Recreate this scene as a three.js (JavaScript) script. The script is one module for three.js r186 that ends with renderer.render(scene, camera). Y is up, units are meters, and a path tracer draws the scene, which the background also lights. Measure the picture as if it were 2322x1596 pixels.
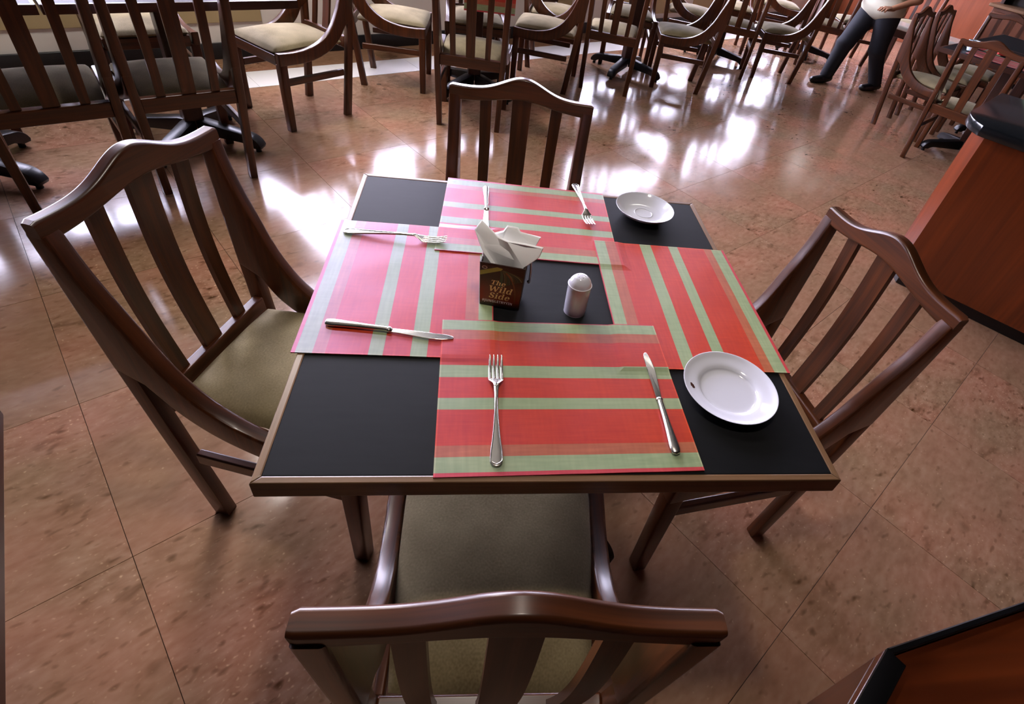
import * as THREE from 'three';
import { mergeGeometries, mergeVertices, toCreasedNormals } from 'three/addons/utils/BufferGeometryUtils.js';
import { RoundedBoxGeometry } from 'three/addons/geometries/RoundedBoxGeometry.js';
import { MarchingCubes } from 'three/addons/objects/MarchingCubes.js';
import { RectAreaLightUniformsLib } from 'three/addons/lights/RectAreaLightUniformsLib.js';
import { ImprovedNoise } from 'three/addons/math/ImprovedNoise.js';

// ------------------------------------------------------------------ camera, sky, exposure
const scene = new THREE.Scene();
RectAreaLightUniformsLib.init();
const camera = new THREE.PerspectiveCamera(65.2084, 2322 / 1596, 0.05, 200);
camera.rotation.order = 'YXZ';
camera.position.set(-0.1645, 1.4423, 0.8654);
camera.rotation.set(-0.6946, -0.2373, 0.2038);
camera.setViewOffset(2322, 1596, -127.2, 89.6, 2322, 1596);   // the photograph is an off-centre crop
const renderer = new THREE.WebGLRenderer({ antialias: true });
renderer.toneMapping = THREE.LinearToneMapping;
renderer.toneMappingExposure = 1.0;
renderer.shadowMap.enabled = true;
const SPOT = 7;                     // candela of the unseen spot lamp over the near table
const LAMP = 50;                     // radiance of the unseen ceiling lights

const SKY = 31;                      // overcast daylight outside the windows
{
  const w = 64, h = 32, d = new Float32Array(w * h * 4);
  for (let y = 0; y < h; y++) for (let x = 0; x < w; x++) {
    const e = (y + 0.5) / h * 2 - 1;                     // -1 nadir .. 1 zenith (first row is v = 0)
    const k = e > 0 ? 1.0 - 0.25 * e : 0.35, i = (y * w + x) * 4;
    d[i] = SKY * k * 0.94; d[i + 1] = SKY * k * 0.91; d[i + 2] = SKY * k * 1.2; d[i + 3] = 1;
  }
  const t = new THREE.DataTexture(d, w, h, THREE.RGBAFormat, THREE.FloatType);
  t.mapping = THREE.EquirectangularReflectionMapping; t.magFilter = THREE.LinearFilter; t.needsUpdate = true;
  scene.background = t;
}

// ------------------------------------------------------------------ helpers
let seed = 7;
const rnd = () => { seed = (seed * 1664525 + 1013904223) >>> 0; return seed / 4294967296; };
const noise = new ImprovedNoise();
const names = new Map();
function numbered(n) { const k = names.get(n) || 0; names.set(n, k + 1); return k ? `${n}_${String(k).padStart(3, '0')}` : n; }
function shade(o) { o.castShadow = o.receiveShadow = true; return o; }
function part(name, geo, mat, parent) { const m = shade(new THREE.Mesh(geo, mat)); m.name = name; parent.add(m); return m; }
function tag(o, label, category, group) { o.userData = { label, category }; if (group) o.userData.group = group; return o; }
function thing(name, label, category, group) { const g = new THREE.Group(); g.name = numbered(name); scene.add(g); return tag(g, label, category, group); }
function struct(name, geo, mat) { const m = geo ? shade(new THREE.Mesh(geo, mat)) : new THREE.Group(); m.name = name; m.userData.kind = 'structure'; scene.add(m); return m; }
function copyOf(src, name, label, group) { const c = src.clone(); c.name = numbered(name); scene.add(c); c.userData = { label, category: src.userData.category }; if (group) c.userData.group = group; return c; }
function tri(g) { return g.index ? g.toNonIndexed() : g; }
function clean(g) { const n = tri(g); for (const k of Object.keys(n.attributes)) if (!['position', 'normal', 'uv'].includes(k)) n.deleteAttribute(k); return n; }
function join(list) { return mergeGeometries(list.map(clean)); }
// box mapping in metres, texture v running along the grain axis (0 x, 1 y, 2 z)
function grain(g0, axis, off = 0, s = 1) {
  const g = tri(g0), p = g.attributes.position, uv = new Float32Array(p.count * 2), a = new THREE.Vector3(), b = new THREE.Vector3(), c = new THREE.Vector3();
  for (let i = 0; i < p.count; i += 3) {
    a.fromBufferAttribute(p, i); b.fromBufferAttribute(p, i + 1).sub(a); c.fromBufferAttribute(p, i + 2).sub(a); b.cross(c);
    const n = [Math.abs(b.x), Math.abs(b.y), Math.abs(b.z)];
    n[axis] *= 0.2;
    const m = n.indexOf(Math.max(...n));
    const o = [0, 1, 2].filter((q) => q !== m && q !== axis);
    for (let k = 0; k < 3; k++) {
      const q = [p.getX(i + k), p.getY(i + k), p.getZ(i + k)];
      uv[(i + k) * 2] = (q[o[0]] + off * 0.37) * s; uv[(i + k) * 2 + 1] = (q[axis] + off) * s;
    }
  }
  g.setAttribute('uv', new THREE.BufferAttribute(uv, 2));
  return g;
}
function rbox(w, h, d, r = 0.004, seg = 2) { return new RoundedBoxGeometry(w, h, d, seg, Math.min(r, w / 2.01, h / 2.01, d / 2.01)); }
function at(g, x, y, z, rx = 0, ry = 0, rz = 0) { const e = new THREE.Matrix4().makeRotationFromEuler(new THREE.Euler(rx, ry, rz)); e.setPosition(x, y, z); return g.clone().applyMatrix4(e); }
function bend(g, f) { const p = g.attributes.position, v = new THREE.Vector3(); for (let i = 0; i < p.count; i++) { v.fromBufferAttribute(p, i); f(v); p.setXYZ(i, v.x, v.y, v.z); } g.computeVertexNormals(); return g; }
function extrude(pts, depth, bevel = 0.004, seg = 2, curve = 24) {
  const s = pts instanceof THREE.Shape ? pts : new THREE.Shape(pts.map(([x, y]) => new THREE.Vector2(x, y)));
  const g = new THREE.ExtrudeGeometry(s, { depth: depth - 2 * bevel, bevelEnabled: bevel > 0, bevelSize: bevel, bevelThickness: bevel, bevelOffset: -bevel, bevelSegments: seg, curveSegments: curve });
  g.translate(0, 0, -(depth - 2 * bevel) / 2);
  return g;
}
function crease(g, a = 0.6) { return toCreasedNormals(g, a); }
const lathe = (pts, n = 64) => new THREE.LatheGeometry(pts.map(([x, y]) => new THREE.Vector2(x, y)), n);
function spline(pts, n) { return new THREE.SplineCurve(pts.map(([x, y]) => new THREE.Vector2(x, y))).getPoints(n).map((v) => [v.x, v.y]); }
function dataTex(w, h, f, srgb = true) {
  const d = new Uint8Array(w * h * 4);
  for (let y = 0; y < h; y++) for (let x = 0; x < w; x++) { const c = f(x, y), i = (y * w + x) * 4; d[i] = c[0]; d[i + 1] = c[1]; d[i + 2] = c[2]; d[i + 3] = 255; }
  const t = new THREE.DataTexture(d, w, h, THREE.RGBAFormat);
  t.wrapS = t.wrapT = THREE.RepeatWrapping; t.magFilter = THREE.LinearFilter; t.minFilter = THREE.LinearMipmapLinearFilter; t.generateMipmaps = true;
  if (srgb) t.colorSpace = THREE.SRGBColorSpace;
  t.needsUpdate = true; return t;
}
const clamp = (v) => Math.max(0, Math.min(255, v));
// tileable fractal noise on a torus of period 1
function fbm(u, v, fx, fy, oct, z) {
  let s = 0, a = 1, n = 0;
  for (let i = 0; i < oct; i++) {
    const p = (x, y) => noise.noise(x, y, z + i * 17.3);
    const X = u * fx, Y = v * fy, wx = u, wy = v;
    const q = p(X, Y) * (1 - wx) * (1 - wy) + p(X - fx, Y) * wx * (1 - wy) + p(X, Y - fy) * (1 - wx) * wy + p(X - fx, Y - fy) * wx * wy;
    s += a * q; n += a; a *= 0.55; fx *= 2; fy *= 2;
  }
  return s / n;
}

// ------------------------------------------------------------------ materials
function woodTex(c0, c1, k) {
  return dataTex(256, 512, (x, y) => {
    const u = x / 256, v = y / 512;
    const g = fbm(u, v, 14, 2, 3, k) * 1.3 + fbm(u, v, 60, 3, 2, k + 5) * 0.7, m = fbm(u, v, 3, 2, 2, k + 9);
    const t = Math.max(0, Math.min(1, 0.5 + g * 0.7 + m * 0.5));
    return [0, 1, 2].map((i) => clamp(c0[i] + (c1[i] - c0[i]) * t));
  });
}
const std = (o) => new THREE.MeshPhysicalMaterial(o);
const woodT = woodTex([46, 22, 8], [104, 52, 18], 1); woodT.repeat.set(5, 1.6);
const chairWood = std({ map: woodT, roughness: 0.34, clearcoat: 0.25, clearcoatRoughness: 0.2 });
const darkT = woodTex([42, 20, 12], [68, 36, 21], 3); darkT.repeat.set(5, 1.6);
const darkWood = std({ map: darkT, roughness: 0.33 });
const blackWood = std({ color: 0x0d0c0d, roughness: 0.35 });
const lipT = woodTex([92, 66, 44], [140, 106, 74], 6); lipT.repeat.set(5, 1.6);
const lipWood = std({ map: lipT, roughness: 0.35 });
const panelT = woodTex([84, 34, 12], [124, 54, 20], 8); panelT.repeat.set(1.6, 0.7);
const panelWood = std({ map: panelT, roughness: 0.28, clearcoat: 0.3, clearcoatRoughness: 0.25 });
const orangeT = woodTex([116, 56, 28], [142, 74, 40], 11); orangeT.repeat.set(1.6, 0.7);
const orangeWood = std({ map: orangeT, roughness: 0.35 });
const brownT = woodTex([78, 40, 20], [112, 62, 32], 12); brownT.repeat.set(1.6, 0.7);
const brownWood = std({ map: brownT, roughness: 0.35 });
const velvetT = dataTex(256, 256, (x, y) => { const u = x / 256, v = y / 256, n = fbm(u, v, 4, 4, 3, 2) * 34 + (fbm(u, v, 90, 90, 1, 4)) * 22; return [clamp(132 + n), clamp(118 + n), clamp(86 + n * 0.9)]; });
velvetT.repeat.set(3, 3);
const velvet = std({ map: velvetT, roughness: 0.95, sheen: 0.35, sheenRoughness: 0.5, sheenColor: new THREE.Color(0.6, 0.55, 0.42) });
const laminateT = dataTex(256, 256, (x, y) => { const n = fbm(x / 256, y / 256, 40, 6, 3, 21) * 10; return [clamp(11 + n), clamp(11 + n), clamp(12.5 + n)]; });
laminateT.repeat.set(2, 2);
const laminate = std({ map: laminateT, roughness: 0.62, specularIntensity: 0.3 });
const steel = std({ color: 0xd0ccc6, metalness: 1, roughness: 0.27 });
const china = std({ color: 0xd8d8e2, roughness: 0.12, clearcoat: 0.6, clearcoatRoughness: 0.05 });
const paper = std({ color: 0xfbfbfc, roughness: 0.95 });
const stone = dataTex(1024, 1024, (x, y) => {
  const u = x / 1024, v = y / 1024;
  const wv = v + 0.05 * fbm(u, v, 3, 3, 2, 60);
  const a = fbm(u, v, 3, 4, 3, 31), b = fbm(u, wv % 1, 9, 18, 4, 35), c = fbm(u, v, 9, 14, 3, 40), d = fbm(u, v, 130, 150, 1, 44);
  let r = 147, g = 110, bl = 84;
  r += a * 30; g += a * 4; bl += a * 8;                      // pink and brown clouds
  r += b * 20; g += b * 19; bl += b * 17;                    // streaks
  const e2 = fbm(u, v, 30, 60, 2, 52); const dk = Math.max(0, -c - 0.2) * 150 + Math.max(0, -b - 0.2) * 150 + Math.max(0, -e2 - 0.17) * 150; const up = fbm(u, wv % 1, 26, 52, 3, 57) * 30; r += up; g += up; bl += up; r -= dk * 0.9; g -= dk * 0.75; bl -= dk * 0.7;
  const sp = Math.max(0, d - 0.3) * 120; r += sp; g += sp; bl += sp * 0.8;
  return [clamp(r), clamp(g), clamp(bl)];
});
const stoneRough = dataTex(256, 256, (x, y) => { const n = fbm(x / 256, y / 256, 6, 6, 4, 71); const r = clamp(37 + n * 30); return [r, r, r]; }, false);
const granite = std({ map: stone, roughness: 1, roughnessMap: stoneRough, ior: 1.52 });
const grout = std({ color: 0x4a3a2e, roughness: 0.9 });
const ceramic = std({ color: 0xe2ded6, roughness: 0.18 });
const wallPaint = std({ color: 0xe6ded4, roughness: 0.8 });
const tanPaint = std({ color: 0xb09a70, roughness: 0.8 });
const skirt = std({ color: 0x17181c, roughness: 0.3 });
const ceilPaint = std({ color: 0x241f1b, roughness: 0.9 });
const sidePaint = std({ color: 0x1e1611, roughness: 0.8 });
const frameWood = std({ map: darkT, roughness: 0.4 });
const glass = std({ color: 0xffffff, roughness: 0, transmission: 1, thickness: 0, ior: 1.5 });
const ground = std({ color: 0x8c8f86, roughness: 0.95 });

// ------------------------------------------------------------------ the room: its own axes u (along the window wall) and v (out of it)
const U = new THREE.Vector3(0.806, 0, -0.592).normalize(), V = new THREE.Vector3(0.592, 0, 0.806).normalize();
const PHI = Math.atan2(-U.z, U.x);                         // rotation.y that turns local x onto u
const uv2 = (u, v, y = 0) => new THREE.Vector3(u * U.x + v * V.x, y, u * U.z + v * V.z);
function inRoom(o) { o.rotation.y = PHI; return o; }       // local x = u, local z = v
const V0 = -3.73, V1 = 4.3, U0 = -2.75, U1 = 9.2, HR = 3.0;

const terrace = struct('terrace_ground', rbox(60, 0.2, 60, 0.01), ground); terrace.position.set(0, -0.35, 0);

// floor: setting bed plus one mesh per granite tile
const floor = struct('floor', null); inRoom(floor);
{
  const bed = new THREE.BoxGeometry(U1 - U0, 0.15, V1 - V0); part('floor_bed', at(bed, (U0 + U1) / 2, -0.083, (V0 + V1) / 2), grout, floor);
  const T = 0.57, gap = 0.0015, kinds = [];
  const tileGeo = (w, d, k) => {
    const g = clean(new THREE.BoxGeometry(w - gap, 0.012, d - gap)), p = g.attributes.position, uv = g.attributes.uv, ox = (k * 0.37) % 1, oy = (k * 0.61) % 1, rot = k % 2;
    for (let i = 0; i < p.count; i++) { const x = p.getX(i) / 1.14, z = p.getZ(i) / 1.14; uv.setXY(i, (rot ? x : -x) + ox, (rot ? z : -z) + oy); }
    return g;
  };
  for (let k = 0; k < 10; k++) kinds.push(tileGeo(T, T, k));
  const stripKinds = [0, 1, 2].map((k) => tileGeo(T, 0.28, k)), bandGeo = tileGeo(T, 0.27, 0);
  const uA = -0.835 - T * 6, vA = -0.987;
  for (let i = 0; i < 24; i++) {
    const u = uA + (i + 0.5) * T; if (u - T / 2 < U0 - 0.4 || u + T / 2 > U1 + 0.3) continue;
    for (let j = -3; j < 8; j++) {
      const v = vA + (j - 0.5) * T; if (j === -3) continue;
      const m = part('tile', kinds[Math.floor(rnd() * 10)], granite, floor); m.position.set(u, -0.006, v);
    }
    // first granite row is cut against the pale band
    const cut = part('tile', stripKinds[i % 3], granite, floor); cut.scale.z = (vA - 3 * T + 3.175) / 0.28; cut.position.set(u, -0.006, (-3.175 + vA - 3 * T) / 2);
    const b = part('band_tile', bandGeo, ceramic, floor); b.position.set(u + 0.16, -0.006, -3.312);
    const s = part('tile', stripKinds[(i + 1) % 3], granite, floor); s.position.set(u, -0.006, -3.588);
  }
}
// window wall; openings out of view, third one enlarged to reflect in the mats
const wins = [[-2.3, -1.9, 0.88, 2.15], [-1.6, 0.1, 0.88, 2.15], [0.45, 3.0, 0.88, 2.85], [3.9, 6.2, 0.55, 2.35], [6.45, 8.75, 0.55, 2.35]];
{
  const s = new THREE.Shape([[U0 - 0.2, -0.1], [U1 + 0.2, -0.1], [U1 + 0.2, HR], [U0 - 0.2, HR]].map(([x, y]) => new THREE.Vector2(x, y)));
  for (const [a, b, y0, y1] of wins) s.holes.push(new THREE.Path([[a, y0], [a, y1], [b, y1], [b, y0]].map(([x, y]) => new THREE.Vector2(x, y))));
  const g = new THREE.ExtrudeGeometry(s, { depth: 0.22, bevelEnabled: false }); g.translate(0, 0, V0 - 0.22);
  const w = inRoom(struct('wall_back', g, wallPaint));
  for (const [a, b, y0] of [[-2.6, -1.75, 0.22], [-1.7, -0.75, 0.22], [-0.7, 0.72, 0.22], [3.1, 3.6, 0.15], [4.3, 5.3, 0.15], [5.6, 6.6, 0.15], [7, 8, 0.15]])
    part('wall_panel', at(rbox(b - a, 0.78 - y0 - (a > 3 ? 0.2 : 0), 0.012, 0.003, 1), (a + b) / 2, (0.78 + y0 - (a > 3 ? 0.2 : 0)) / 2, V0 + 0.004), tanPaint, w);
  const bb = inRoom(struct('baseboard_back', at(rbox(U1 - U0, 0.1, 0.02, 0.003, 1), (U0 + U1) / 2, 0.05, V0 + 0.01), skirt));
  wins.forEach((w, n) => buildWindow(n + 1, w, V0 - 0.09, 0));
}
// a window in a wall along u (side 0, local z = v) or along v (side 1: the same shape turned a quarter)
function buildWindow(n, [a, b, y0, y1], zc, side) {
  const win = struct(`window_${n}`, null), w0 = b - a, h0 = y1 - y0; win.rotation.y = PHI + (side ? Math.PI / 2 : 0);
  const fr = [at(rbox(w0, 0.06, 0.07), (a + b) / 2, y0 + 0.03, zc), at(rbox(w0, 0.06, 0.07), (a + b) / 2, y1 - 0.03, zc), at(rbox(0.06, h0, 0.07), a + 0.03, (y0 + y1) / 2, zc), at(rbox(0.06, h0, 0.07), b - 0.03, (y0 + y1) / 2, zc)];
  part('window_frame', grain(join(fr), 1), frameWood, win);
  const nc = Math.max(1, Math.round(w0 / 0.55)), cw = w0 / nc, yt = y0 + h0 * 0.66;
  for (let i = 1; i < nc; i++) part('mullion', grain(at(rbox(0.045, h0 - 0.1, 0.05), a + i * cw, (y0 + y1) / 2, zc), 1), frameWood, win);
  part('transom', grain(at(rbox(w0 - 0.1, 0.045, 0.05), (a + b) / 2, yt, zc), 0), frameWood, win);
  for (let i = 0; i < nc; i++) for (const [q0, q1] of [[y0 + 0.05, yt], [yt, y1 - 0.05]]) part('pane', at(new THREE.PlaneGeometry(cw - 0.02, q1 - q0), a + (i + 0.5) * cw, (q0 + q1) / 2, zc), glass, win);
  part('window_sill', at(rbox(w0 + 0.1, 0.035, 0.16, 0.006), (a + b) / 2, y0 - 0.012, zc + 0.09), ceramic, win);
}
// the other walls and the ceiling; unseen ones kept dark to cut bounced light
{
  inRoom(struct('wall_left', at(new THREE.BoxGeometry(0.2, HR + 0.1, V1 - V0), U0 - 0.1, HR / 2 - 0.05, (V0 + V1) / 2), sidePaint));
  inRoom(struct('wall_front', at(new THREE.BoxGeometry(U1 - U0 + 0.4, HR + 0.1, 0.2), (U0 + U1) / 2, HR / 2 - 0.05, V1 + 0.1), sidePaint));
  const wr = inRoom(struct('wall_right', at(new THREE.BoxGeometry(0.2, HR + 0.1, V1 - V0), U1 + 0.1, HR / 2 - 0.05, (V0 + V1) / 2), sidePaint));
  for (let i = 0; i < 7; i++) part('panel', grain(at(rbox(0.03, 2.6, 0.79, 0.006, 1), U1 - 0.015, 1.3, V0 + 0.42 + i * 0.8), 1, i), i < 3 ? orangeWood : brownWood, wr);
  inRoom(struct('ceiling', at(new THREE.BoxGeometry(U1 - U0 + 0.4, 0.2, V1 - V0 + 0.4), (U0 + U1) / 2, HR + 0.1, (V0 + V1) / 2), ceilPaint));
}

// flush square ceiling lights out of view, placed to light tables and floor: housing, glowing diffuser, and an area light of the same size just below it
function unseenCeilingLight(x, z, power, label) {
  const t = thing('unseen_ceiling_light', label, 'unseen ceiling light', 'ceiling lights out of view'); t.position.set(x, HR, z); t.rotation.y = PHI;
  const w = 0.6, fr = [-1, 1].flatMap((q) => [at(rbox(w + 0.08, 0.05, 0.04, 0.004), 0, -0.024, q * (w / 2 + 0.02)), at(rbox(0.04, 0.05, w, 0.004), q * (w / 2 + 0.02), -0.024, 0)]);
  part('frame', join(fr), std({ color: 0xd8d4cc, roughness: 0.5 }), t);
  part('diffuser', at(rbox(w, 0.02, w, 0.003), 0, -0.02, 0), std({ color: 0xffffff, roughness: 0.6, emissive: 0xfff1df, emissiveIntensity: 1.6 }), t);
  const l = new THREE.RectAreaLight(0xfffaf4, power, w, w); l.name = 'unseen_ceiling_light_source'; l.position.set(x, HR - 0.052, z); l.rotation.set(-Math.PI / 2, 0, PHI); scene.add(l);
}
unseenCeilingLight(-1.42, -2.15, LAMP * 1.0, 'unseen square flush ceiling light, placed to light the near table and the left floor');
unseenCeilingLight(1.3, -2.5, LAMP * 0.1, 'unseen square flush ceiling light, placed to light the floor behind the near table');
{
  const t = thing('unseen_downlight', 'unseen round ceiling lamp, placed to light the near table', 'unseen_downlight'); t.position.set(-0.05, HR, 0.2);  // spot lamp out of view, placed to light the near table
  part('housing', lathe([[0.06, -0.012], [0.075, -0.014], [0.08, -0.008], [0.08, 0], [0.055, 0], [0.055, -0.006], [0.06, -0.012]], 40), std({ color: 0xd8d4cc, roughness: 0.4 }), t);
  part('lens', at(new THREE.CylinderGeometry(0.055, 0.055, 0.006, 40), 0, -0.004, 0), std({ color: 0xffffff, roughness: 0.5, emissive: 0xffe2bd, emissiveIntensity: 4 }), t);
  const l = new THREE.SpotLight(0xfff1e4, SPOT, 0, 0.6, 0.8, 2); l.name = 'unseen_downlight_source'; l.position.set(-0.05, HR - 0.03, 0.2); l.target.position.set(-0.03, 0.75, -0.22); l.castShadow = true; l.shadow.radius = 5; scene.add(l, l.target);
}

// ------------------------------------------------------------------ dining chair: origin between the rear feet, facing +z
function makeChair() {
  const g = new THREE.Group();
  const postZ = (y) => -0.002 - 0.084 * (y / 0.868) - 0.008 * Math.sin(Math.PI * Math.min(1, y / 0.868));
  const sideX = (z, y) => 0.178 + 0.019 * Math.min(1, y / 0.868) + 0.022 * Math.max(0, z) / 0.386;
  // rear posts: one straight leaning stick from floor to crest
  const front = [], back = [];
  for (let i = 0; i <= 10; i++) { const y = 0.545 * i / 10; front.push([postZ(y) + 0.02 - 0.002 * i / 10, y]); back.push([postZ(y) - 0.02 + 0.002 * i / 10, y]); }
  const postG = extrude([...front, ...back.reverse()], 0.032, 0.004, 2);
  // side rail: leaves the post below the crest, sweeps forward and down to the front leg
  const top = spline([[-0.07, 0.843], [-0.05, 0.755], [-0.016, 0.66], [0.022, 0.565], [0.075, 0.487], [0.15, 0.436], [0.24, 0.413], [0.33, 0.409], [0.408, 0.415]], 44);
  const under = spline([[0.408, 0.352], [0.36, 0.35], [0.28, 0.347], [0.2, 0.352], [0.12, 0.372], [0.06, 0.402], [0.01, 0.445], [-0.028, 0.5]], 30);
  const rear = []; for (let i = 0; i <= 10; i++) { const y = 0.53 + 0.313 * i / 10; rear.push([postZ(y) - 0.0185, y]); }
  const railG = extrude([...top, ...under, ...rear], 0.034, 0.006, 3);
  const side = (geo, s) => { const q = geo.clone(); q.rotateY(-Math.PI / 2); return crease(grain(bend(tri(q), (v) => { v.x = s * (sideX(v.z, v.y) + v.x); }), 1, s)); };
  // extrude's shape x is the chair's z: rotateY(-90) sends x to z and z to -x
  for (const s of [-1, 1]) part('leg', side(postG, s), chairWood, g).userData.label = 'rear leg slanting back under the side rail';
  for (const s of [-1, 1]) part('side_rail', side(railG, s), chairWood, g).userData.label = 'side rail sweeping from the back down to the front leg';
  for (const s of [-1, 1]) {
    const q = tri(rbox(0.042, 0.356, 0.042, 0.005)); bend(q, (v) => { const k = (v.y + 0.178) / 0.356, t = 0.86 + 0.14 * k; v.x *= t; v.z *= t; v.y += 0.178; v.x += s * 0.201; v.z += 0.386; });
    part('leg', crease(grain(q, 1, s * 3)), chairWood, g);
    part('stretcher', grain(at(rbox(0.02, 0.036, 0.36, 0.005), s * 0.19, 0.255, 0.187), 2, s), chairWood, g);
  }
  part('front_rail', grain(at(rbox(0.37, 0.055, 0.026, 0.005), 0, 0.372, 0.39), 0), chairWood, g);
  part('back_rail', grain(at(rbox(0.345, 0.062, 0.028, 0.005), 0, 0.405, -0.044, -0.1), 0, 2), chairWood, g);
  // crest rail with its raised middle
  {
    const topY = (x) => 0.866 + 0.046 * Math.exp(-((x / 0.083) ** 2)) + 0.002 * (x / 0.21) ** 4, botY = (x) => 0.827 + 0.025 * Math.exp(-((x / 0.11) ** 2));
    const NX = 56, R = 0.007, hz = 0.0145, K = 5, pos = [], idx = [], M = 4 * (K + 1);
    const ring = [], nor = [], capP = [], capI = []; [[1, 1, 0], [1, -1, 90], [-1, -1, 180], [-1, 1, 270]].forEach(([sy, sz, a0]) => { for (let k = 0; k <= K; k++) { const t = (a0 + 90 * k / K) * Math.PI / 180; ring.push([sy, sz, Math.sin(t), Math.cos(t)]); } });
    for (let i = 0; i <= NX; i++) {
      const x = -0.213 + 0.426 * i / NX, e = Math.max(0, Math.abs(x) - 0.207) / 0.006, q = 1 - 0.2 * e * e, t = topY(x), b2 = botY(x), cy = (t + b2) / 2, hy = (t - b2) / 2;
      const dT = (topY(x + 1e-4) - topY(x - 1e-4)) / 2e-4, dB = (botY(x + 1e-4) - botY(x - 1e-4)) / 2e-4, dZ = -0.006 * x / 0.0441;
      for (const [sy, sz, sn, cs] of ring) {
        const ny = sn, nz = cs, y = cy + (sy * (hy - R) + R * ny) * q, z = (sz * (hz - R) + R * nz) * q, n = new THREE.Vector3(-ny * (sy > 0 ? dT : dB) - nz * dZ, ny, nz).normalize();
        pos.push(x, y, z - 0.088 - 0.1 * (y - 0.868) + 0.003 * (1 - (x / 0.21) ** 2)); nor.push(n.x, n.y, n.z);
      }
    }
    for (let i = 0; i < NX; i++) for (let k = 0; k < M; k++) { const a = i * M + k, b2 = i * M + (k + 1) % M; idx.push(a, a + M, b2, b2, a + M, b2 + M); }
    for (const [i, f] of [[0, 1], [NX, 0]]) { const o = capP.length / 3; for (let k = 0; k < M; k++) capP.push(...pos.slice((i * M + k) * 3, (i * M + k) * 3 + 3)); for (let k = 1; k < M - 1; k++) f ? capI.push(o, o + k, o + k + 1) : capI.push(o, o + k + 1, o + k); }
    const mk = (p, n, ix) => { const q = new THREE.BufferGeometry(); q.setAttribute('position', new THREE.Float32BufferAttribute(p, 3)); q.setIndex(ix); n ? q.setAttribute('normal', new THREE.Float32BufferAttribute(n, 3)) : q.computeVertexNormals(); return q; };
    part('crest_rail', grain(join([mk(pos, nor, idx), mk(capP, null, capI)]), 0, 5), chairWood, g);
  }
  // three back slats, bowed a little
  for (const [xt, xb, w] of [[-0.106, -0.098, 0.034], [0, 0, 0.056], [0.106, 0.098, 0.034]]) {
    const q = tri(new THREE.BoxGeometry(1, 1, 0.013, 1, 14, 1));
    bend(q, (v) => { const k = v.y + 0.5, y = 0.425 + 0.425 * k; v.x = v.x * w * (0.9 + 0.1 * k) + xb + (xt - xb) * k; v.z += -0.047 + (-0.087 + 0.047) * k - 0.016 * Math.sin(Math.PI * k); v.y = y; });
    part('slat', crease(grain(q, 1, w * 40 + xt)), chairWood, g);
  }
  // cushion
  {
    const N = 22, pos = [], idx = [], uvs = [];
    const sgn = (v, e) => Math.sign(v) * Math.abs(v) ** e;
    const put = (s, t, topSide) => {
      const r = Math.max(Math.abs(s), Math.abs(t));
      const z0 = 0.19 + t * 0.219, hw = 0.166 + 0.026 * (t + 1) / 2;
      const round = 1 - 0.035 * (Math.abs(s * t) ** 3);
      const edge = Math.max(0, 1 - r ** 5) ** 0.5, crown = (1 - s * s * 0.75) * (1 - t * t * 0.75);
      const base = 0.417 - 0.012 * (t < 0 ? -t : 0) + (t > 0 ? -0.004 * t : 0);
      const y = topSide ? base + edge * (0.022 + 0.022 * crown) : base - edge * 0.024;
      const bulge = 1 + 0.0 * edge;
      pos.push(s * hw * round * bulge, y, z0 * 1 - (1 - round) * t * 0.2); uvs.push(s * hw, z0);
    };
    const side2 = (topSide) => { const b = pos.length / 3; for (let i = 0; i <= N; i++) for (let j = 0; j <= N; j++) put(sgn(i / N * 2 - 1, 0.62), sgn(j / N * 2 - 1, 0.62), topSide); for (let i = 0; i < N; i++) for (let j = 0; j < N; j++) { const a = b + i * (N + 1) + j, c = a + N + 1; topSide ? idx.push(a, a + 1, c, c, a + 1, c + 1) : idx.push(a, c, a + 1, c, c + 1, a + 1); } };
    side2(true); side2(false);
    let q = new THREE.BufferGeometry(); q.setAttribute('position', new THREE.Float32BufferAttribute(pos, 3)); q.setAttribute('uv', new THREE.Float32BufferAttribute(uvs, 2)); q.setIndex(idx); q.computeVertexNormals();
    part('seat', q, velvet, g);
  }
  return g;
}
const chair0 = makeChair();
function chair(x, z, deg, label, group) {
  const c = chair0.clone(); c.name = numbered('dining_chair'); scene.add(c);
  tag(c, label, 'chair', group); c.position.set(x, 0, z); c.rotation.y = deg * Math.PI / 180; return c;
}
const nearSet = 'chairs around the near table', wallSet = 'chairs around the tables by the window wall', rightSet = 'chairs around the right-hand table';
chair(-0.095, 0.571, 177.2, 'dining chair nearest the camera, seen from behind, olive seat under the table edge', nearSet);
chair(-0.703, -0.134, 73.4, 'dark slatted dining chair left of the near table, tan seat half under it', nearSet);
chair(-0.043, -0.696, -5.8, 'sunlit orange-brown dining chair behind the far edge of the near table', nearSet);
chair(0.672, -0.042, -80.9, 'dark slatted dining chair on the right of the near table, beside the counter', nearSet);
chair(-1.71, -1.35, -143.7, 'slatted chair seen from behind, cut by the left edge of the photo', wallSet);
chair(-1.355, -1.606, -143.7, 'slatted chair with a pale grey seat, seen from behind at the left table', wallSet);
chair(...(() => { const p = uv2(-0.09, -3.3); return [p.x, p.z]; })(), 36.3, 'chair with tan seat tucked under the left table on its wall side', wallSet);
chair(...(() => { const p = uv2(-0.92, -3.3); return [p.x, p.z]; })(), 36.3, 'chair on the wall side of the table at the top left corner', wallSet);
chair(-1.073, -2.677, -40.4, 'chair with a full beige seat turned corner-on at the right end of the left table', wallSet);
chair(-0.919, -3.263, 89.2, 'chair with beige seat facing right in front of the bare white wall', wallSet);
chair(-0.214, -2.56, 176.2, 'slatted chair seen from behind, directly behind the sunlit orange-brown chair', wallSet);
chair(0.501, -3.552, -100.3, 'chair in left-facing profile right of the table with the red overhanging mat', wallSet);
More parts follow.
